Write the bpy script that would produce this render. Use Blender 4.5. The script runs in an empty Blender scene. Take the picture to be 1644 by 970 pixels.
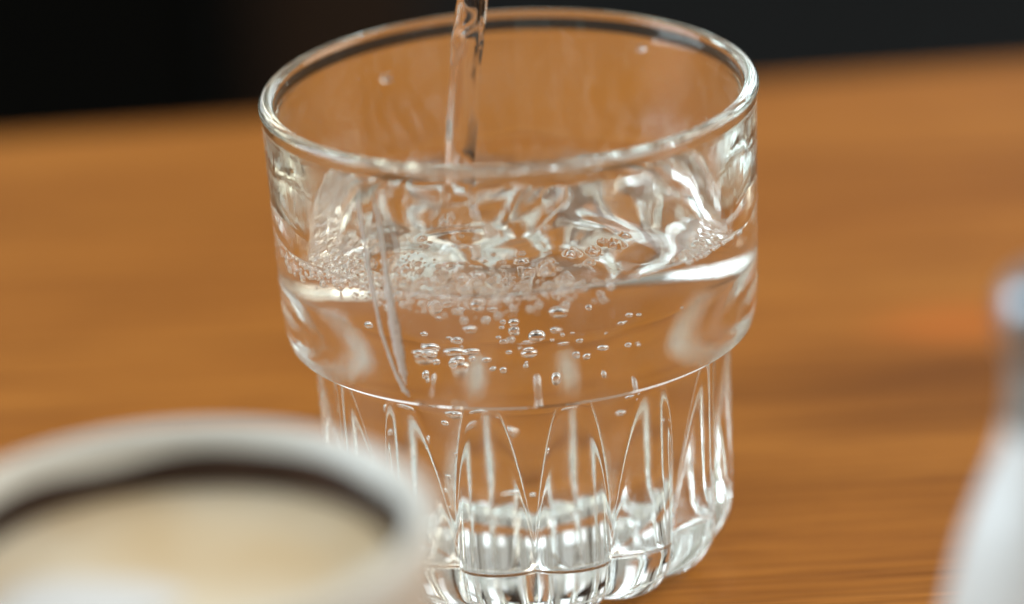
import bpy, bmesh, math, random
from mathutils import Vector, Matrix, noise
PI = math.pi
rng = random.Random(7)
scn = bpy.context.scene
COL = scn.collection

# ------------------------------------------------------------------ camera
def make_camera():
    pitch, roll, D = 0.37526, 0.05636, 0.70
    tgt = Vector((-0.001376, 0.0, 0.04610))
    fw = Vector((0, math.cos(pitch), -math.sin(pitch)))
    r = Vector((1, 0, 0)); u = r.cross(fw)
    c, s = math.cos(roll), math.sin(roll)
    r2 = r*c - u*s; u2 = r*s + u*c
    cd = bpy.data.cameras.new('camera'); co = bpy.data.objects.new('camera', cd)
    m = Matrix((r2, u2, -fw)).transposed().to_4x4(); m.translation = tgt - fw*D
    co.matrix_world = m
    cd.sensor_width = 36.0; cd.lens = 36.0*6575.4/1644.0
    cd.clip_start = 0.01; cd.clip_end = 60
    cd.dof.use_dof = True; cd.dof.focus_distance = 0.680; cd.dof.aperture_fstop = 5.0
    COL.objects.link(co); scn.camera = co
make_camera()

# ------------------------------------------------------------------ light
world = bpy.data.worlds.new('World'); scn.world = world; world.use_nodes = True
bg = world.node_tree.nodes['Background']
bg.inputs[0].default_value = (0.98, 0.97, 0.88, 1); bg.inputs[1].default_value = 0.40

def area(name, loc, aim, sx, sy, power, color):
    l = bpy.data.lights.new(name, 'AREA'); l.shape = 'RECTANGLE'; l.size = sx; l.size_y = sy
    l.energy = power; l.color = color
    o = bpy.data.objects.new(name, l); COL.objects.link(o); o.location = loc
    o.rotation_euler = (Vector(aim)-Vector(loc)).to_track_quat('-Z', 'Y').to_euler()
    return o
AIM = (0, 0, 0.05)
area('window_light', (1.15, 0.30, 0.75), AIM, 0.8, 1.0, 12.5, (1.0, 0.93, 0.80))
area('window_light', (-1.2, 0.10, 0.60), AIM, 0.8, 1.0, 17.5, (0.76, 0.90, 1.0))
area('window_light', (1.35, 3.9, 0.95), AIM, 1.5, 1.7, 14.0, (0.82, 0.92, 1.0))
area('window_light', (-1.5, 3.9, 0.95), AIM, 1.1, 1.7, 7.0, (0.90, 0.95, 1.0))
area('ceiling_light', (0.15, -0.55, 1.5), AIM, 1.9, 1.4, 4.8, (0.90, 0.95, 1.0))

vs = scn.view_settings
vs.view_transform = 'Standard'; vs.look = 'None'; vs.gamma = 1.0; vs.exposure = 0.0
try: vs.use_curve_mapping = False
except Exception: pass
cy = scn.cycles
cy.max_bounces = 32; cy.transmission_bounces = 28; cy.glossy_bounces = 12; cy.diffuse_bounces = 4
cy.transparent_max_bounces = 8
cy.caustics_refractive = True; cy.caustics_reflective = True
cy.blur_glossy = 0.3; cy.sample_clamp_indirect = 6.0
cy.use_denoising = True
try: cy.denoiser = 'OPENIMAGEDENOISE'
except Exception: pass

# ------------------------------------------------------------------ materials
def new_mat(name):
    m = bpy.data.materials.new(name); m.use_nodes = True
    nt = m.node_tree; nt.nodes.clear()
    out = nt.nodes.new('ShaderNodeOutputMaterial')
    return m, nt, out
def glass_mat(name, ior, color=(1, 1, 1), bump=None, film=None):
    m, nt, out = new_mat(name)
    g = nt.nodes.new('ShaderNodeBsdfGlass'); g.inputs['Color'].default_value = (*color, 1)
    g.inputs['Roughness'].default_value = 0.0; g.inputs['IOR'].default_value = ior
    nt.links.new(g.outputs[0], out.inputs[0])
    if film:
        fs, rmax, lo, hi = film
        t2 = nt.nodes.new('ShaderNodeTexCoord'); m2 = nt.nodes.new('ShaderNodeMapping'); m2.inputs['Scale'].default_value = fs
        n2 = nt.nodes.new('ShaderNodeTexNoise'); n2.inputs['Scale'].default_value = 1.0; n2.inputs['Detail'].default_value = 4.0
        mr = nt.nodes.new('ShaderNodeMapRange'); mr.inputs['From Min'].default_value = lo; mr.inputs['From Max'].default_value = hi
        mr.inputs['To Max'].default_value = rmax
        nt.links.new(t2.outputs['Object'], m2.inputs[0]); nt.links.new(m2.outputs[0], n2.inputs[0])
        nt.links.new(n2.outputs[0], mr.inputs[0]); nt.links.new(mr.outputs[0], g.inputs['Roughness'])
    if bump:
        sx, sy, sz, strength, dist = bump
        tc = nt.nodes.new('ShaderNodeTexCoord'); mp = nt.nodes.new('ShaderNodeMapping')
        mp.inputs['Scale'].default_value = (sx, sy, sz)
        nz = nt.nodes.new('ShaderNodeTexNoise'); nz.inputs['Scale'].default_value = 1.0
        nz.inputs['Detail'].default_value = 3.0
        b = nt.nodes.new('ShaderNodeBump'); b.inputs['Strength'].default_value = strength
        b.inputs['Distance'].default_value = dist
        nt.links.new(tc.outputs['Object'], mp.inputs[0]); nt.links.new(mp.outputs[0], nz.inputs[0])
        nt.links.new(nz.outputs[0], b.inputs['Height']); nt.links.new(b.outputs[0], g.inputs['Normal'])
    return m
M_GLASS = glass_mat('pressed_glass', 1.50, (0.985, 0.995, 0.985), (60, 60, 40, 0.25, 0.0004), ((70, 70, 45), 0.07, 0.48, 0.78))
M_GLASS_IN = glass_mat('wet_inner_glass', 1.50, (0.985, 0.995, 0.985), (140, 140, 14, 0.22, 0.0003), ((260, 260, 22), 0.16, 0.50, 0.80))
M_WATER = glass_mat('water_surface', 1.33)
M_WALL = glass_mat('water_against_glass', 1.33/1.50)
M_TRICKLE = glass_mat('water_film_trickle', 1.33, (1, 1, 1), None, ((300, 300, 60), 0.5, 0.1, 0.7))
def add_limescale(m, fac):
    nt = m.node_tree; out = [n for n in nt.nodes if n.type == 'OUTPUT_MATERIAL'][0]
    src = out.inputs[0].links[0].from_socket
    d = nt.nodes.new('ShaderNodeBsdfDiffuse'); d.inputs[0].default_value = (0.80, 0.79, 0.75, 1)
    mx = nt.nodes.new('ShaderNodeMixShader'); mx.inputs[0].default_value = fac
    nt.links.new(src, mx.inputs[1]); nt.links.new(d.outputs[0], mx.inputs[2]); nt.links.new(mx.outputs[0], out.inputs[0])
add_limescale(M_TRICKLE, 0.48)
M_AIR = glass_mat('air_in_water', 1.0/1.33)
def pbr(name, color, rough=0.5, metal=0.0, spec=0.5, coat=0.0):
    m, nt, out = new_mat(name)
    p = nt.nodes.new('ShaderNodeBsdfPrincipled')
    p.inputs['Base Color'].default_value = (*color, 1); p.inputs['Roughness'].default_value = rough
    p.inputs['Metallic'].default_value = metal; p.inputs['Specular IOR Level'].default_value = spec
    p.inputs['Coat Weight'].default_value = coat
    nt.links.new(p.outputs[0], out.inputs[0])
    return m, nt, p
def mottled(name, c1, c2, scale, rough=0.5, spec=0.5, coat=0.0, stops=(0.35, 0.65), metal=0.0):
    m, nt, p = pbr(name, c1, rough, metal, spec, coat)
    tc = nt.nodes.new('ShaderNodeTexCoord'); nz = nt.nodes.new('ShaderNodeTexNoise')
    nz.inputs['Scale'].default_value = scale; nz.inputs['Detail'].default_value = 4
    cr = nt.nodes.new('ShaderNodeValToRGB')
    cr.color_ramp.elements[0].position, cr.color_ramp.elements[1].position = stops
    cr.color_ramp.elements[0].color = (*c1, 1); cr.color_ramp.elements[1].color = (*c2, 1)
    nt.links.new(tc.outputs['Object'], nz.inputs[0]); nt.links.new(nz.outputs[0], cr.inputs[0])
    nt.links.new(cr.outputs[0], p.inputs['Base Color'])
    return m
def wood_mat():
    m, nt, p = pbr('oiled_wood', (0.4, 0.17, 0.045), 0.55, 0, 0.07)
    N = nt.nodes.new; L = nt.links.new
    tc = N('ShaderNodeTexCoord')
    def mapping(scale, rot=-0.10, loc=(0, 0, 0)):
        mp = N('ShaderNodeMapping'); mp.inputs['Scale'].default_value = scale
        mp.inputs['Rotation'].default_value = (0, 0, rot); mp.inputs['Location'].default_value = loc
        L(tc.outputs['Object'], mp.inputs[0]); return mp
    def noise_(mp, detail, rough=0.55, dist=0.0):
        n = N('ShaderNodeTexNoise'); n.inputs['Scale'].default_value = 1.0
        n.inputs['Detail'].default_value = detail; n.inputs['Roughness'].default_value = rough
        n.inputs['Distortion'].default_value = dist; L(mp.outputs[0], n.inputs[0]); return n
    def ramp(src, stops):
        cr = N('ShaderNodeValToRGB'); e = cr.color_ramp.elements
        while len(e) < len(stops): e.new(0.5)
        for i, (pos, c) in enumerate(stops): e[i].position = pos; e[i].color = (*c, 1)
        L(src, cr.inputs[0]); return cr
    def mix(mode, fac, a, b):
        mx = N('ShaderNodeMix'); mx.data_type = 'RGBA'; mx.blend_type = mode
        if isinstance(fac, float): mx.inputs['Factor'].default_value = fac
        else: L(fac, mx.inputs['Factor'])
        L(a, mx.inputs['A']); L(b, mx.inputs['B']); return mx.outputs['Result']
    broad = ramp(noise_(mapping((6, 34, 10), loc=(3.1, 0.7, 0)), 3, 0.5, 0.3).outputs[0],
                 [(0.30, (0.355, 0.122, 0.019)), (0.5, (0.43, 0.157, 0.025)), (0.72, (0.495, 0.19, 0.033))])
    fine = ramp(noise_(mapping((14, 620, 30)), 5, 0.65).outputs[0], [(0.32, (0.45, 0.38, 0.32)), (0.60, (1, 1, 1))])
    streak = ramp(noise_(mapping((5, 150, 12), loc=(0.4, 2.2, 0)), 3, 0.6, 0.6).outputs[0], [(0.30, (0.45, 0.38, 0.32)), (0.46, (1, 1, 1))])
    c = mix('MULTIPLY', 0.55, broad.outputs[0], fine.outputs[0])
    c = mix('MULTIPLY', 0.85, c, streak.outputs[0])
    pores = ramp(noise_(mapping((42, 1500, 30), loc=(5.0, 1.0, 0)), 2, 0.5).outputs[0], [(0.30, (0.42, 0.34, 0.28)), (0.44, (1, 1, 1))])
    c = mix('MULTIPLY', 0.6, c, pores.outputs[0])
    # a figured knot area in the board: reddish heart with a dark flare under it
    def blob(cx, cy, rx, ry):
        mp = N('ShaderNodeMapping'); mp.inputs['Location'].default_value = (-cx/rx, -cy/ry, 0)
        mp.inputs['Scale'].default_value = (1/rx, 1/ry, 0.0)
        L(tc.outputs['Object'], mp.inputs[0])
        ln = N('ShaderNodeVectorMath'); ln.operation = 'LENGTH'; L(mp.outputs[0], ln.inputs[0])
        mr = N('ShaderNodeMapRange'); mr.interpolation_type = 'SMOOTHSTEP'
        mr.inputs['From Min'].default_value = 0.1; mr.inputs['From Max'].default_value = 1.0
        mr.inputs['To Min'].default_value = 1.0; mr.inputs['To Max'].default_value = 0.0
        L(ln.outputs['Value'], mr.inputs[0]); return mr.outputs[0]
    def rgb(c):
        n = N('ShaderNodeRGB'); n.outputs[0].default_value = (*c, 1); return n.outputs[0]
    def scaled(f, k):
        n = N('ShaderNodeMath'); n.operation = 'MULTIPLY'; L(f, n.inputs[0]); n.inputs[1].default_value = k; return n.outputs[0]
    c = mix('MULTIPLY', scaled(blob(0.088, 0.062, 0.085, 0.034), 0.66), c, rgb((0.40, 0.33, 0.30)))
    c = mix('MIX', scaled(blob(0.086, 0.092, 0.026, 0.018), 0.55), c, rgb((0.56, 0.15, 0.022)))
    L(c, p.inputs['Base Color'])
    bmp = N('ShaderNodeBump'); bmp.inputs['Strength'].default_value = 0.25; bmp.inputs['Distance'].default_value = 0.0003
    L(fine.outputs[0], bmp.inputs['Height']); L(bmp.outputs[0], p.inputs['Normal'])
    return m
M_WOOD = wood_mat()
M_CERAMIC = mottled('white_glazed_ceramic', (0.68, 0.66, 0.60), (0.75, 0.74, 0.69), 40, 0.35, 0.5)
M_BROWN = mottled('dark_brown_glaze', (0.026, 0.012, 0.007), (0.050, 0.024, 0.015), 60, 0.35, 0.3)
M_CREMA = mottled('coffee_crema', (0.66, 0.48, 0.27), (0.80, 0.70, 0.54), 30, 0.45, 0.3)
M_PATCH = mottled('white_patch', (0.74, 0.74, 0.74), (0.80, 0.79, 0.77), 90, 0.5, 0.3)
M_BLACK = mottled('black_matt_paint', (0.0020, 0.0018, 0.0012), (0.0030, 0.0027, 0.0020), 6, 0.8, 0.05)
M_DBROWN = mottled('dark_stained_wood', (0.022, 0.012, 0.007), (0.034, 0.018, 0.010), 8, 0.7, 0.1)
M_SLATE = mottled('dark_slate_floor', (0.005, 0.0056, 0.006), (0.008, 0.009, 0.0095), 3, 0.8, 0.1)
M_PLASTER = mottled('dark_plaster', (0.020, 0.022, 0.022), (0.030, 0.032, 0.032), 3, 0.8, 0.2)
M_METAL = mottled('brushed_grey_metal', (0.30, 0.34, 0.38), (0.40, 0.44, 0.48), 80, 0.36, 0.5, 0, (0.35, 0.65), 1.0)
M_NECK = mottled('neck_painted_reflection', (0.20, 0.22, 0.21), (0.28, 0.30, 0.29), 60, 0.35, 0.5)  # dark reflections on the shiny neck put into its grey colour

# ------------------------------------------------------------------ helpers
def link(name, me, parent=None):
    o = bpy.data.objects.new(name, me); COL.objects.link(o)
    if parent: o.parent = parent
    return o
def mesh(name, verts, faces, mats, mat_ids=None, smooth=True):
    me = bpy.data.meshes.new(name); me.from_pydata(verts, [], faces); me.update()
    for m in mats: me.materials.append(m)
    if mat_ids: me.polygons.foreach_set('material_index', mat_ids)
    me.polygons.foreach_set('use_smooth', [smooth]*len(me.polygons))
    return me
def tag(o, label=None, cat=None, group=None, kind=None):
    if label: o['label'] = label
    if cat: o['category'] = cat
    if group: o['group'] = group
    if kind: o['kind'] = kind
    return o
def thing(name, loc, label, cat, group=None):
    o = bpy.data.objects.new(name, None); COL.objects.link(o); o.location = loc
    o.empty_display_size = 0.02
    return tag(o, label, cat, group)
def lathe(prof, n=128, closed=False):
    """profile of (r,z) going along the surface; the normal is on the right of the travel seen with r to the right"""
    v, f = [], []
    for r, z in prof:
        for k in range(n):
            a = 2*PI*k/n; v.append((r*math.cos(a), r*math.sin(a), z))
    m = len(prof); seg = m if closed else m-1
    for i in range(seg):
        j = (i+1) % m
        for k in range(n):
            k2 = (k+1) % n
            f.append((i*n+k, i*n+k2, j*n+k2, j*n+k))
    return v, f
def bez(p0, p1, p2, n):
    return [tuple((1-t)**2*a+2*t*(1-t)*b+t*t*c for a, b, c in zip(p0, p1, p2)) for t in [i/n for i in range(n+1)]]
def box(v, f, x0, x1, y0, y1, z0, z1):
    b = len(v)
    v += [(x0,y0,z0),(x1,y0,z0),(x1,y1,z0),(x0,y1,z0),(x0,y0,z1),(x1,y0,z1),(x1,y1,z1),(x0,y1,z1)]
    f += [tuple(b+i for i in q) for q in ((0,3,2,1),(4,5,6,7),(0,1,5,4),(1,2,6,5),(2,3,7,6),(3,0,4,7))]
def box_obj(name, mat, parent, *dims, bevel=0.0):
    v, f = [], []; box(v, f, *dims)
    o = link(name, mesh(name, v, f, [mat], smooth=False), parent)
    if bevel:
        bm = bmesh.new(); bm.from_mesh(o.data)
        bmesh.ops.bevel(bm, geom=list(bm.edges), offset=bevel, segments=3, affect='EDGES', profile=0.5)
        bm.to_mesh(o.data); bm.free()
    return o

# ------------------------------------------------------------------ setting
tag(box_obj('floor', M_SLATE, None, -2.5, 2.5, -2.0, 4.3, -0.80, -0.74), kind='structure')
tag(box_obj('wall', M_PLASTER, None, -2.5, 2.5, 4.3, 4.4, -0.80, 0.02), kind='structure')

# table: back edge runs slightly askew of the picture
table = thing('wooden_table', (0, 0, -0.74), 'orange brown wooden table with straight grain under the glass and the coffee', 'table')
def tabletop():
    ang = math.atan2(0.26634-0.25377, 0.1225+0.1179); c, s = math.cos(ang), math.sin(ang)
    def P(x, y): return (x*c - y*s, x*s + y*c)
    bm = bmesh.new()
    yb = 0.246; pts = [P(-0.75, yb-0.75), P(0.75, yb-0.75), P(0.75, yb), P(-0.75, yb)]
    lo = [bm.verts.new((x, y, 0.708)) for x, y in pts]; hi = [bm.verts.new((x, y, 0.74)) for x, y in pts]
    bm.faces.new(lo[::-1]); bm.faces.new(hi)
    for i in range(4): bm.faces.new((lo[i], lo[(i+1) % 4], hi[(i+1) % 4], hi[i]))
    bmesh.ops.bevel(bm, geom=list(bm.edges), offset=0.003, segments=4, affect='EDGES', profile=0.5)
    me = bpy.data.meshes.new('tabletop'); bm.to_mesh(me); bm.free(); me.materials.append(M_WOOD)
    link('tabletop', me, table)
    for sx in (-0.66, 0.66):
        for y in (yb-0.68, yb-0.07):
            x_, y_ = P(sx, y)
            box_obj('leg', M_DBROWN, table, x_-0.025, x_+0.025, y_-0.025, y_+0.025, 0.0, 0.7075)
tabletop()

# dark things behind the table
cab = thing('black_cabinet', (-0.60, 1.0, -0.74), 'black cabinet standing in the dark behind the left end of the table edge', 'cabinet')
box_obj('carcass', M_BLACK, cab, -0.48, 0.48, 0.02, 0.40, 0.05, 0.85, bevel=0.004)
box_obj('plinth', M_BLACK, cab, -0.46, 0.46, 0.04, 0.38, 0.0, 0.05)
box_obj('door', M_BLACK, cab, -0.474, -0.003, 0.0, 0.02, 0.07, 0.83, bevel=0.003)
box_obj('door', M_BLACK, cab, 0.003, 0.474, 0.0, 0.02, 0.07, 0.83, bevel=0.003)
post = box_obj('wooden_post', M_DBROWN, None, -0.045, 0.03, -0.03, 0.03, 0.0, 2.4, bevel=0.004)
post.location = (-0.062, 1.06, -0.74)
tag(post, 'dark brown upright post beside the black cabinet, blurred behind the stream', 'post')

# ------------------------------------------------------------------ drinking glass
NS = 15; SEG = 48; NT = NS*SEG
ZR = 0.0850                      # rim
ZS = 0.0428                      # seam under the shoulder
SH0, SH1, RS0, RS1 = 0.0424, 0.0538, 0.0318, 0.0363   # shoulder inside the glass
def r_inner(z):
    if z >= SH1: return RS1 + (0.0394-RS1)*((z-SH1)/(0.0830-SH1))**1.9
    a = 0.0290 + (max(z, 0.0105)-0.0105)*(RS0-0.0290)/(SH0-0.0105)
    if z <= SH0: return a
    t = (z-SH0)/(SH1-SH0); t = 0.5*t+0.5*t*t*(3-2*t)
    return RS0*(1-t)+RS1*t
def smax(a, b, k):
    h = max(k-abs(a-b), 0.0)/k
    return max(a, b)+h*h*k*0.25
def r_base(phi, z):
    """outer radius of the fluted foot; phi is measured from the middle of a flute"""
    t = z/ZS
    cz = 0.0278 + 0.0012*t; rho = 0.0069
    cone = cz + rho - 0.0043*(max(0.0, 0.0425-z)/0.0345)**1.05
    sp = cz*math.sin(phi)
    lobe = cz*math.cos(phi)+math.sqrt(max(rho*rho-sp*sp, 0))
    r = smax(cone, lobe, 0.00045)
    zc = 0.0095
    if z < zc:
        q = (zc-z)/zc
        r *= 1 - 0.185*(1-math.sqrt(max(0.0, 1-(q*0.985)**2)))/(1-math.sqrt(1-0.985**2))
    return r
glass = thing('drinking_glass', (0, 0, 0.0004), 'clear stackable tumbler with fluted foot, half full of water, in the middle of the table', 'drinking glass')

# the surface of the water decides where the wetted inner wall begins
SX, SY = -0.0107, 0.0060
Z0 = 0.0612
waves = []
for i in range(26):
    lam = rng.uniform(0.010, 0.032); a = rng.uniform(0, 2*PI)
    waves.append((2*PI/lam*math.cos(a), 2*PI/lam*math.sin(a), rng.uniform(0, 2*PI), 0.030*lam*rng.uniform(0.4, 1.0)))
for i in range(22):
    lam = rng.uniform(0.0026, 0.0065); a = rng.uniform(0, 2*PI)
    waves.append((2*PI/lam*math.cos(a), 2*PI/lam*math.sin(a), rng.uniform(0, 2*PI), 0.004*lam*rng.uniform(0.3, 1.0)))
domes = []
def surf_smooth(x, y):
    d = math.hypot(x-SX, y-SY); R = math.hypot(x, y)
    calm = 0.55 + 0.45*math.exp(-((x-0.016)**2+(y-0.010)**2)/0.0006)
    h = 0.0
    for kx, ky, p, a in waves: h += a*math.sin(kx*x+ky*y+p)
    h *= 0.37*calm*(1-math.exp(-(d/0.006)**2))
    h += 0.0009*math.cos(2*PI*(d-0.0026)/0.0075)*math.exp(-d/0.011)*(1-math.exp(-((d-0.0026)/0.002)**2))
    h -= 0.0030*math.exp(-((d-0.0026)/0.0028)**2)                     # cavity round the stream
    h += 0.0013*math.exp(-max(0.0, (r_inner(Z0)-R))/0.0012)           # meniscus
    return Z0 + h
cells = {}
def add_dome(x, y, r, k):
    domes.append((x, y, r, k)); i0, j0 = int((x+0.05)/0.002), int((y+0.05)/0.002)
    for i in range(i0-1, i0+2):
        for j in range(j0-1, j0+2): cells.setdefault((i, j), []).append((x, y, r, k))
def surf(x, y):
    z = surf_smooth(x, y); b = 0.0
    for (bx, by, r, k) in cells.get((int((x+0.05)/0.002), int((y+0.05)/0.002)), ()):
        d2 = (x-bx)**2+(y-by)**2
        if d2 < r*r: b = max(b, k*math.sqrt(r*r-d2))
    return z+b
# floating bubbles: a band along the near left wall, a patch by the right wall, loose ones elsewhere
def scatter_domes(n, a0, a1, d0, d1, r0, r1, k0=0.5, k1=0.9):
    for _ in range(n):
        a = rng.uniform(a0, a1); R = r_inner(Z0) - d0 - (d1-d0)*rng.random()**1.5
        add_dome(R*math.cos(a), R*math.sin(a), rng.uniform(r0, r1), rng.uniform(k0, k1))
scatter_domes(190, math.radians(165), math.radians(285), 0.0010, 0.0055, 0.00045, 0.0008)
scatter_domes(40, math.radians(165), math.radians(300), 0.0010, 0.0080, 0.0006, 0.0012)
scatter_domes(80, math.radians(318), math.radians(345), 0.0010, 0.0036, 0.00045, 0.0007)
scatter_domes(40, math.radians(120), math.radians(170), 0.0010, 0.0060, 0.00045, 0.0009)
scatter_domes(24, math.radians(255), math.radians(320), 0.0020, 0.0160, 0.0004, 0.0013)
scatter_domes(16, math.radians(0), math.radians(360), 0.004, 0.026, 0.0006, 0.0013)
domes_ok = [d for d in domes if math.hypot(d[0]-SX, d[1]-SY) > 0.006]
cells.clear(); domes.clear()
for d in domes_ok: add_dome(*d)

TH = [2*PI*k/NT for k in range(NT)]
rc = r_inner(Z0+0.001)
contact = []
for a in TH:
    x, y = rc*math.cos(a), rc*math.sin(a); z = surf_smooth(x, y); r = r_inner(z)
    contact.append((r*math.cos(a), r*math.sin(a), z))

def ring_grid(rows, flip=False):
    v = [p for row in rows for p in row]; n = len(rows[0]); f = []
    for i in range(len(rows)-1):
        for k in range(n):
            k2 = (k+1) % n; q = (i*n+k, i*n+k2, (i+1)*n+k2, (i+1)*n+k)
            f.append(q[::-1] if flip else q)
    return v, f
def ring(r, z): return [(r*math.cos(a), r*math.sin(a), z) for a in TH]

# rim bead: outside of the wall, over the top and down inside
bead = []
for i in range(25):
    t = PI*1.0*i/24
    bead.append((0.04065+0.00135*math.cos(t), 0.08365+0.00135*math.sin(t)))
rim_prof = [(0.04158, 0.0812), (0.04163, 0.0818)] + [(0.04172, 0.0824)] + bead + [(0.03924, 0.0824), (0.03920, 0.0818)]
v, f = ring_grid([ring(r, z) for r, z in rim_prof])
link('rim', mesh('rim', v, f, [M_GLASS]), glass)
# upper band: outside wall down to the shoulder, and its lip
band = [(0.04158-(0.0812-z)*(0.04158-0.0407)/(0.0812-0.0500), z) for z in [0.0812-(0.0812-0.0500)*i/30 for i in range(31)]]
band += bez((0.0407, 0.0500), (0.0406, 0.0452), (0.0398, 0.0427), 24)[1:]
ledge = [band[-1], (0.0390, 0.0425), (0.0369, 0.0425), (0.03625, 0.0424), (0.03615, 0.0420)]
ZB = ZS-0.0008
v, f = ring_grid([ring(r, z) for r, z in band], flip=True)
link('upper_wall', mesh('upper_wall', v, f, [M_GLASS]), glass)
v, f = ring_grid([ring(r, z) for r, z in ledge], flip=True)
link('ledge', mesh('ledge', v, f, [M_GLASS]), glass)
rows = []
for i in range(41):
    t = i/40; row = []
    for k in range(NT):
        cx, cy_, cz_ = contact[k]; z = 0.0818*(1-t)+cz_*t
        r = (r_inner(z) if i else 0.03920)
        if i < 40: r = r*(1-t**6)+t**6*math.hypot(cx, cy_)
        row.append((r*math.cos(TH[k]), r*math.sin(TH[k]), z) if i < 40 else (cx, cy_, cz_))
    rows.append(row)
v, f = ring_grid(rows)
link('inner_wall', mesh('inner_wall', v, f, [M_GLASS_IN]), glass)
# fifteen flutes round the foot, one mesh shared by all
zs = [ZB*(1-i/46) for i in range(34)] + [ZB*(1-33/46)*(1-i/40)**1.0 for i in range(1, 41)]
half = PI/NS
v, f = [], []
for z in zs:
    for k in range(SEG+1):
        phi = -half + 2*half*k/SEG
        r = r_base(phi, z)
        if z > ZB-0.002:
            w = ((z-(ZB-0.002))/0.002)**2; r = r*(1-w)+0.03615*w
        v.append((r*math.cos(phi), r*math.sin(phi), z))
n = SEG+1
for i in range(len(zs)-1):
    for k in range(SEG):
        f.append((i*n+k+1, i*n+k, (i+1)*n+k, (i+1)*n+k+1)[::-1])
# orientation: outward
f = [q[::-1] for q in f]
fl_me = mesh('flute', v, f, [M_GLASS])
if fl_me.polygons[SEG*10+SEG//2].normal.x < 0: fl_me.flip_normals()
OFF = math.radians(-90+12.0+0.3)
for i in range(NS):
    o = link('flute', fl_me, glass); o.rotation_euler = (0, 0, OFF + 2*half*i)
# underside
foot_rows = []
edge = []
for k in range(NT):
    a = TH[k]-OFF; phi = (a+half) % (2*half) - half
    edge.append(r_base(phi, 0.0))
def blend_ring(t, rr, z):
    return [((edge[k]*(1-t)+rr*t)*math.cos(TH[k]), (edge[k]*(1-t)+rr*t)*math.sin(TH[k]), z) for k in range(NT)]
foot_rows = [blend_ring(0, 0, 0), blend_ring(0.5, 0.0252, 0), blend_ring(1, 0.0240, 0.0002), ring(0.0225, 0.0010), ring(0.019, 0.0016), ring(0.012, 0.0020), ring(0.005, 0.0022), ring(0.00005, 0.0022)]
v, f = ring_grid(foot_rows)
um = mesh('underside', v, f, [M_GLASS])
if um.polygons[NT*5].normal.z > 0: um.flip_normals()
link('underside', um, glass)

# ------------------------------------------------------------------ the water in the glass
water = thing('water', (0, 0, 0.0004), 'clear rippling water filling the tumbler to well below its rim', 'water')
NR = 240; RS = 0.0026
inner_ring = []
rows = []
dirs = []
for k in range(NT):
    cx, cy_, _ = contact[k]; a = math.atan2(cy_-SY, cx-SX)
    dirs.append((SX+RS*math.cos(a), SY+RS*math.sin(a)))
for i in range(NR+1):
    t = i/NR; row = []
    for k in range(NT):
        if i == NR: row.append(contact[k]); continue
        x = dirs[k][0]*(1-t)+contact[k][0]*t; y = dirs[k][1]*(1-t)+contact[k][1]*t
        row.append((x, y, surf(x, y)))
    rows.append(row)
stream_ring = rows[0]
v, f = ring_grid(rows)
wm = mesh('surface', v, f, [M_WATER])
if sum(p.normal.z for p in wm.polygons[NT*100:NT*100+NT]) < 0: wm.flip_normals()
link('water_surface', wm, water)
ri = [contact]
for i in range(1, 81):
    t = i/80
    row = []
    for k in range(NT):
        z = contact[k][2]*(1-t)+0.0105*t; r = r_inner(z)
        row.append((r*math.cos(TH[k]), r*math.sin(TH[k]), z))
    ri.append(row)
for p in bez((0.0290, 0.0105), (0.0288, 0.0078), (0.0255, 0.0076), 14)[1:]: ri.append(ring(*p))
for r in (0.018, 0.012, 0.006, 0.00005): ri.append(ring(r, 0.0076-0.0006*(1-(r/0.024)**2)))
v, f = ring_grid(ri, flip=True)
bmh = mesh('body', v, f, [M_WALL])
link('water_body', bmh, water)

# ------------------------------------------------------------------ the stream being poured
stream = thing('water_stream', (SX, SY, Z0), 'thin twisting stream of clear water pouring down into the tumbler', 'water stream')
rows = [[(p[0]-SX, p[1]-SY, p[2]-Z0) for p in stream_ring]]
ang0 = [math.atan2(p[1]-SY, p[0]-SX) for p in stream_ring]
NV = 260; HT = 0.15
for i in range(1, NV+1):
    t = i/NV; h = HT*t**1.3
    cxm = 0.0012*(1-math.exp(-h/0.004)) + 0.100*h + 0.35*h*h
    grow = 1 - math.exp(-h/0.0022)
    base_r = 0.00268 + 0.004*h
    tw = 0.7 + h*14
    ell = 0.14*grow + 0.10*min(1, max(0, (h-0.024)/0.01))
    row = []
    zc = max(p[2] for p in stream_ring)-Z0
    for k in range(NT):
        a = ang0[k]; r = base_r*(1+ell*math.cos(2*(a-tw))+0.05*grow*math.cos(3*a+h*120)+0.03*grow*math.sin(5*a-h*160))
        r *= 1+0.02*grow*math.sin(h*400+1)
        up = min(1, max(0, (h-0.024)/0.006))
        r *= 1+(0.07+0.93*up)*(0.055*math.sin(2*a+h*230)+0.045*math.sin(3*a-h*330+1.0))+up*(0.03*math.sin(h*700+2*a)+0.02*math.sin(1200*h-3*a))
        r = r*grow + RS*(1-grow)
        z0 = stream_ring[k][2]-Z0
        row.append((cxm + r*math.cos(a), 0.05*h + r*math.sin(a), z0*math.exp(-h/0.002)+h))
    rows.append(row)
rows.append([(cxm+0.0001*math.cos(a), 0.05*HT+0.0001*math.sin(a), HT) for a in ang0])
v, f = ring_grid(rows)
sm = mesh('water_stream', v, f, [M_WATER])
pl = sm.polygons[NT*60]
if pl.normal.dot(Vector((math.cos(ang0[0]), math.sin(ang0[0]), 0))) < 0: sm.flip_normals()
link('jet', sm, stream)

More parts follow.
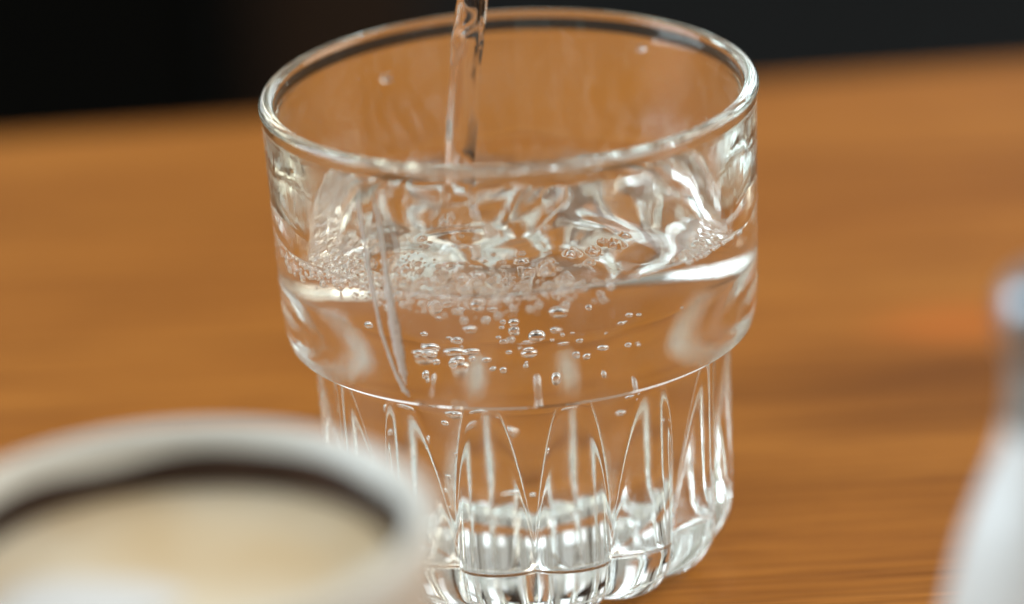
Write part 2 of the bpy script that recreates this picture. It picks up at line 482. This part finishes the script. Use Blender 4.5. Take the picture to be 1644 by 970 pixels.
# ------------------------------------------------------------------ bubbles
def ico_mesh(name, sub, mat):
    bm = bmesh.new(); bmesh.ops.create_icosphere(bm, subdivisions=sub, radius=1.0)
    me = bpy.data.meshes.new(name); bm.to_mesh(me); bm.free(); me.materials.append(mat)
    me.polygons.foreach_set('use_smooth', [True]*len(me.polygons)); return me
BUB = ico_mesh('air_bubble', 3, M_AIR)
BLAB = 'small round air bubble drifting under the water surface in the tumbler'
placed = []
def free(p, r):
    for q, s in placed:
        if (p-q).length < r+s+0.0002: return False
    return True
def bubble(p, r, lab=BLAB, grp='air bubbles in the water', sq=0.85):
    p = Vector(p)
    if math.hypot(p.x, p.y) + r > r_inner(p.z)-0.0004: return
    if p.z + r > surf_smooth(p.x, p.y)-0.0009 or p.z-r < 0.0084 or not free(p, r): return
    if 0.030 < p.z < 0.0575 and math.hypot(p.x, p.y)+r > r_inner(p.z)-0.0065: return
    placed.append((p, r))
    o = bpy.data.objects.new('air_bubble', BUB); COL.objects.link(o)
    o.location = (p.x, p.y, p.z+0.0004); o.scale = (r*rng.uniform(0.85, 1.12), r*rng.uniform(0.85, 1.12), r*rng.uniform(0.75, 1.05)); o.rotation_euler = (rng.uniform(-0.6, 0.6), rng.uniform(-0.6, 0.6), rng.uniform(0, 6.28)); tag(o, lab, 'bubble', grp)
for _ in range(80):          # plume under the jet
    d = abs(rng.gauss(0, 0.014)); bubble((SX+rng.gauss(0.003, 0.0075), SY-0.012+rng.gauss(0, 0.009), Z0-0.003-d), rng.choice((0.0004, 0.0005, 0.0006, 0.0007, 0.0009, 0.0011, 0.0013)), 'small air bubble in the loose plume sinking below the stream', 'plume of air bubbles below the stream')
for _ in range(70):         # scattered in the near half
    a = math.radians(rng.uniform(215, 345)); R = rng.uniform(0.012, 0.033)
    bubble((R*math.cos(a), R*math.sin(a), rng.triangular(0.014, 0.056, 0.050)), rng.choice((0.0003, 0.0004, 0.0005, 0.0006, 0.0008)), *(('tiny lone air bubble in the near right half of the water', 'lone air bubbles on the right') if a > math.radians(270) else ('tiny lone air bubble in the near left half of the water', 'lone air bubbles on the left')))
# foam beads: the air inside the floating domes and a crowd just below them, one mass
v0 = [tuple(p.co) for p in ico_mesh('foam_seed', 2, M_AIR).vertices]
f0 = [tuple(p.vertices) for p in bpy.data.meshes['foam_seed'].polygons]
V, F = [], []
def foam_ball(x, y, z, r):
    b = len(V); V.extend((x+r*a, y+r*b_, z+r*c) for a, b_, c in v0); F.extend(tuple(b+i for i in q) for q in f0)
spots = []
def foam_free(x, y, z, r):
    for q in spots:
        if (q[0]-x)**2+(q[1]-y)**2+(q[2]-z)**2 < (q[3]+r+0.00005)**2: return False
    p = Vector((x, y, z))
    return free(p, r)
def try_foam(x, y, z, r):
    if math.hypot(x, y)+r > r_inner(z)-0.0003: return
    if foam_free(x, y, z, r): spots.append((x, y, z, r)); foam_ball(x, y, z, r)
for (x, y, r, k) in domes:
    rr = r*0.66; s = surf_smooth(x, y); try_foam(x, y, s-rr*(1-k*0.6)-0.00012, rr)
for _ in range(800):
    a = math.radians(rng.triangular(165, 296, 235)); d = 0.0010+0.0110*rng.random()**1.8
    R = r_inner(Z0)-d; x, y = R*math.cos(a), R*math.sin(a); r = rng.choice((0.00015, 0.0002, 0.0002, 0.00025, 0.0003, 0.0004, 0.0007))
    try_foam(x, y, surf_smooth(x, y)-0.00035-r*1.2-0.0030*rng.random()**2.5, r)
fo = link('foam', mesh('foam', V, F, [M_AIR])); fo.location = (0, 0, 0.0004)
tag(fo, 'band of tiny foam bubbles along the near edge of the water', 'foam', None, 'stuff')
# drops clinging inside the wall above the water
def drop(ang, z, r, lab):
    bm = bmesh.new(); bmesh.ops.create_icosphere(bm, subdivisions=4, radius=1.0)
    for q in bm.verts:
        q.co = Vector((q.co.x*0.42*r, q.co.y*r, q.co.z*(0.75 if q.co.z > 0 else 0.6)*r))
    me = bpy.data.meshes.new('water_drop'); bm.to_mesh(me); bm.free(); me.materials.append(M_WATER)
    me.polygons.foreach_set('use_smooth', [True]*len(me.polygons))
    o = link('water_drop', me); R = r_inner(z)-0.42*r-0.0001
    o.location = (R*math.cos(ang), R*math.sin(ang), z+0.0004); o.rotation_euler = (0, 0, ang)
    tag(o, lab, 'water drop', 'drops inside the glass')
drop(math.radians(124), 0.0768, 0.0011, 'tiny dark water drop on the far inner wall of the tumbler, left of the stream')
drop(math.radians(52), 0.0800, 0.0009, 'tiny bright water drop just under the far right rim of the tumbler')

# ------------------------------------------------------------------ coffee cup in front
CUPR = 0.0353; CUPZ = 0.080; CX, CY = -0.0478, -0.1592
cup = thing('coffee_cup', (CX, CY, 0.0004), 'blurred white coffee cup with dark brown inside, at the lower left', 'cup')
lip = [(CUPR-0.0020+0.0020*math.cos(t), CUPZ-0.0020+0.0020*math.sin(t)) for t in [PI*i/16 for i in range(17)]]
wall_p = [(0.0001, 0.0015), (0.017, 0.0015), (0.018, 0.0), (0.0205, 0.0)] + bez((0.0205, 0.0), (0.0280, 0.003), (0.0300, 0.022), 14)[1:] + [(0.0325, 0.050), (0.0345, 0.070)] + lip + [(CUPR-0.0043, CUPZ-0.0036), (CUPR-0.0049, CUPZ-0.0062), (CUPR-0.0052, CUPZ-0.0120)]
v, f = lathe(wall_p, 160)
link('cup_wall', mesh('cup_wall', v, f, [M_CERAMIC]), cup)
ZCF = CUPZ-0.0090
gl = [(CUPR-0.0046, CUPZ-0.0034), (CUPR-0.0050, CUPZ-0.0062), (CUPR-0.0053, ZCF), (0.0290, 0.045), (0.0265, 0.022)] + bez((0.0265, 0.022), (0.0240, 0.006), (0.0001, 0.005), 12)[1:]
v, f = lathe(gl, 160)
for k in range(160):                      # uneven upper edge of the glaze
    a = 2*PI*k/160; dz = 0.0006*math.sin(2*a+0.6)+0.0004*math.sin(5*a+1.3)+0.00025*math.sin(9*a)
    x, y, z = v[k]; v[k] = (x, y, z+dz)
link('inner_glaze', mesh('inner_glaze', v, f, [M_BROWN]), cup)
cof = thing('milk_coffee', (CX, CY, ZCF+0.0004), 'pale beige milk coffee with a white patch, in the cup', 'coffee')
rc_ = CUPR-0.00535
pr = [(0.0001, 0.0), (0.010, 0.0), (0.022, 0.0), (rc_-0.0015, 0.0), (rc_, 0.0006), (rc_, -0.004), (0.0001, -0.004)]
v, f = lathe(pr[::-1], 128)
link('crema', mesh('crema', v, f, [M_CREMA]), cof)
def coffee_patch(cx, cy_, rx, ry, rot, zt):
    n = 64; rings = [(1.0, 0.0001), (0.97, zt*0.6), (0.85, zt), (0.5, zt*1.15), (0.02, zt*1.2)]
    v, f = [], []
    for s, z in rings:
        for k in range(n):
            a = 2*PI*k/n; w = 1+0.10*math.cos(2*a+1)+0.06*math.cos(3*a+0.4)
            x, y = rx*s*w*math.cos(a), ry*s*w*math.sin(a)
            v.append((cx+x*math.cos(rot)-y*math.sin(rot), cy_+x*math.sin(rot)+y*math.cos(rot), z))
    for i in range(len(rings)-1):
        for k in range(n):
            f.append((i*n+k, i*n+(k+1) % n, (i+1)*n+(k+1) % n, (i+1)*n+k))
    return link('white_patch', mesh('white_patch', v, f, [M_PATCH]), cof)
coffee_patch(-0.0125, -0.0050, 0.0125, 0.0085, 0.1, 0.0006)  # uneven white patch laid on the coffee, left of its middle

# ------------------------------------------------------------------ bottle at the right edge
bot = thing('condiment_bottle', (0.0695, -0.16, 0.0004), 'blurred pale pear shaped bottle with grey metal cap and narrow neck, at the right edge', 'bottle')
M_BOTTLE = mottled('white_bottle_glaze', (0.76, 0.80, 0.80), (0.82, 0.85, 0.85), 40, 0.22, 0.5)
bp = [(0.0001, 0.001), (0.015, 0.001), (0.017, 0.0), (0.0190, 0.001), (0.0198, 0.006), (0.0202, 0.020), (0.0196, 0.034), (0.0182, 0.047), (0.0158, 0.060), (0.0132, 0.0710), (0.0106, 0.0780), (0.0084, 0.0835), (0.0074, 0.0875)]
v, f = lathe(bp, 96)
link('body', mesh('bottle_body', v, f, [M_BOTTLE]), bot)
npf = [(0.0074, 0.0875), (0.0068, 0.0910), (0.0066, 0.0950), (0.0066, 0.0985)]
v, f = lathe(npf, 96)
link('neck', mesh('bottle_neck', v, f, [M_NECK]), bot)
cp = [(0.0060, 0.0982), (0.0074, 0.0982), (0.0078, 0.0988), (0.0080, 0.1030)] + bez((0.0080, 0.1030), (0.0080, 0.1080), (0.0045, 0.1086), 10)[1:] + [(0.0001, 0.1088)]
v, f = lathe(cp, 96)
link('cap', mesh('bottle_cap', v, f, [M_METAL]), bot)

# water trickles on the outside of the near wall
def r_outer(z):
    if z > 0.0500: return 0.04158-(0.0812-z)*(0.04158-0.0407)/(0.0812-0.0500)
    pts = band
    for (r1, z1), (r2, z2) in zip(pts, pts[1:]):
        if z2 <= z <= z1: return r1+(r2-r1)*(z1-z)/max(1e-9, z1-z2)
    return 0.0398
def trickle(path, lab):
    """path of (degrees from the front, z, half width)"""
    n = 60; m = 10; v, f = [], []
    for i in range(n+1):
        t = i/n*(len(path)-1); j = min(int(t), len(path)-2); u = t-j; u = u*u*(3-2*u)*0.5+u*0.5
        a, z, w = [p*(1-u)+q*u for p, q in zip(path[j], path[j+1])]
        w *= 1.25*(1+0.12*math.sin(i*0.9)+0.08*math.sin(i*2.3))
        R = r_outer(z)+0.00003; dz = r_outer(z+0.0004)-r_outer(z-0.0004)
        for k in range(m):
            b = 2*PI*k/m; s_ = math.cos(b)*w; hgt = max(0.0, math.sin(b))*w*0.35
            th = math.radians(-90+a)+s_/R
            v.append(((R+hgt)*math.cos(th), (R+hgt)*math.sin(th), z-hgt*dz/0.0008))
    for i in range(n):
        for k in range(m): f.append((i*m+k, i*m+(k+1) % m, (i+1)*m+(k+1) % m, (i+1)*m+k))
    f.append(tuple(range(m))[::-1]); f.append(tuple(n*m+k for k in range(m)))
    me = mesh('water_trickle', v, f, [M_TRICKLE])
    bm = bmesh.new(); bm.from_mesh(me); bmesh.ops.recalc_face_normals(bm, faces=bm.faces); bm.to_mesh(me); bm.free()
    o = link('water_trickle', me); o.location = (0, 0, 0.0004)
    tag(o, lab, 'trickle', 'water trickles on the glass')
trickle([(-36.8, 0.0800, 0.00004), (-37.2, 0.0770, 0.00028), (-36.0, 0.066, 0.00024), (-34, 0.055, 0.00030), (-31.2, 0.0485, 0.00028), (-29.0, 0.0450, 0.0005), (-28.0, 0.0440, 0.00005)],
        'long thin water trickle running down the near wall, left of two')
trickle([(-33.5, 0.0800, 0.00004), (-32.2, 0.076, 0.00022), (-31.5, 0.069, 0.00025), (-31, 0.062, 0.0006), (-29.9, 0.054, 0.00085), (-29.0, 0.0485, 0.0006), (-28.6, 0.0462, 0.00006)],
        'broader water trickle on the near wall, right of two and swelling lower down')
trickle([(-29.0, 0.0745, 0.00004), (-28.0, 0.0715, 0.00022), (-27.6, 0.067, 0.00004)],
        'very short thin water streak under the near rim, beside the two long trickles')
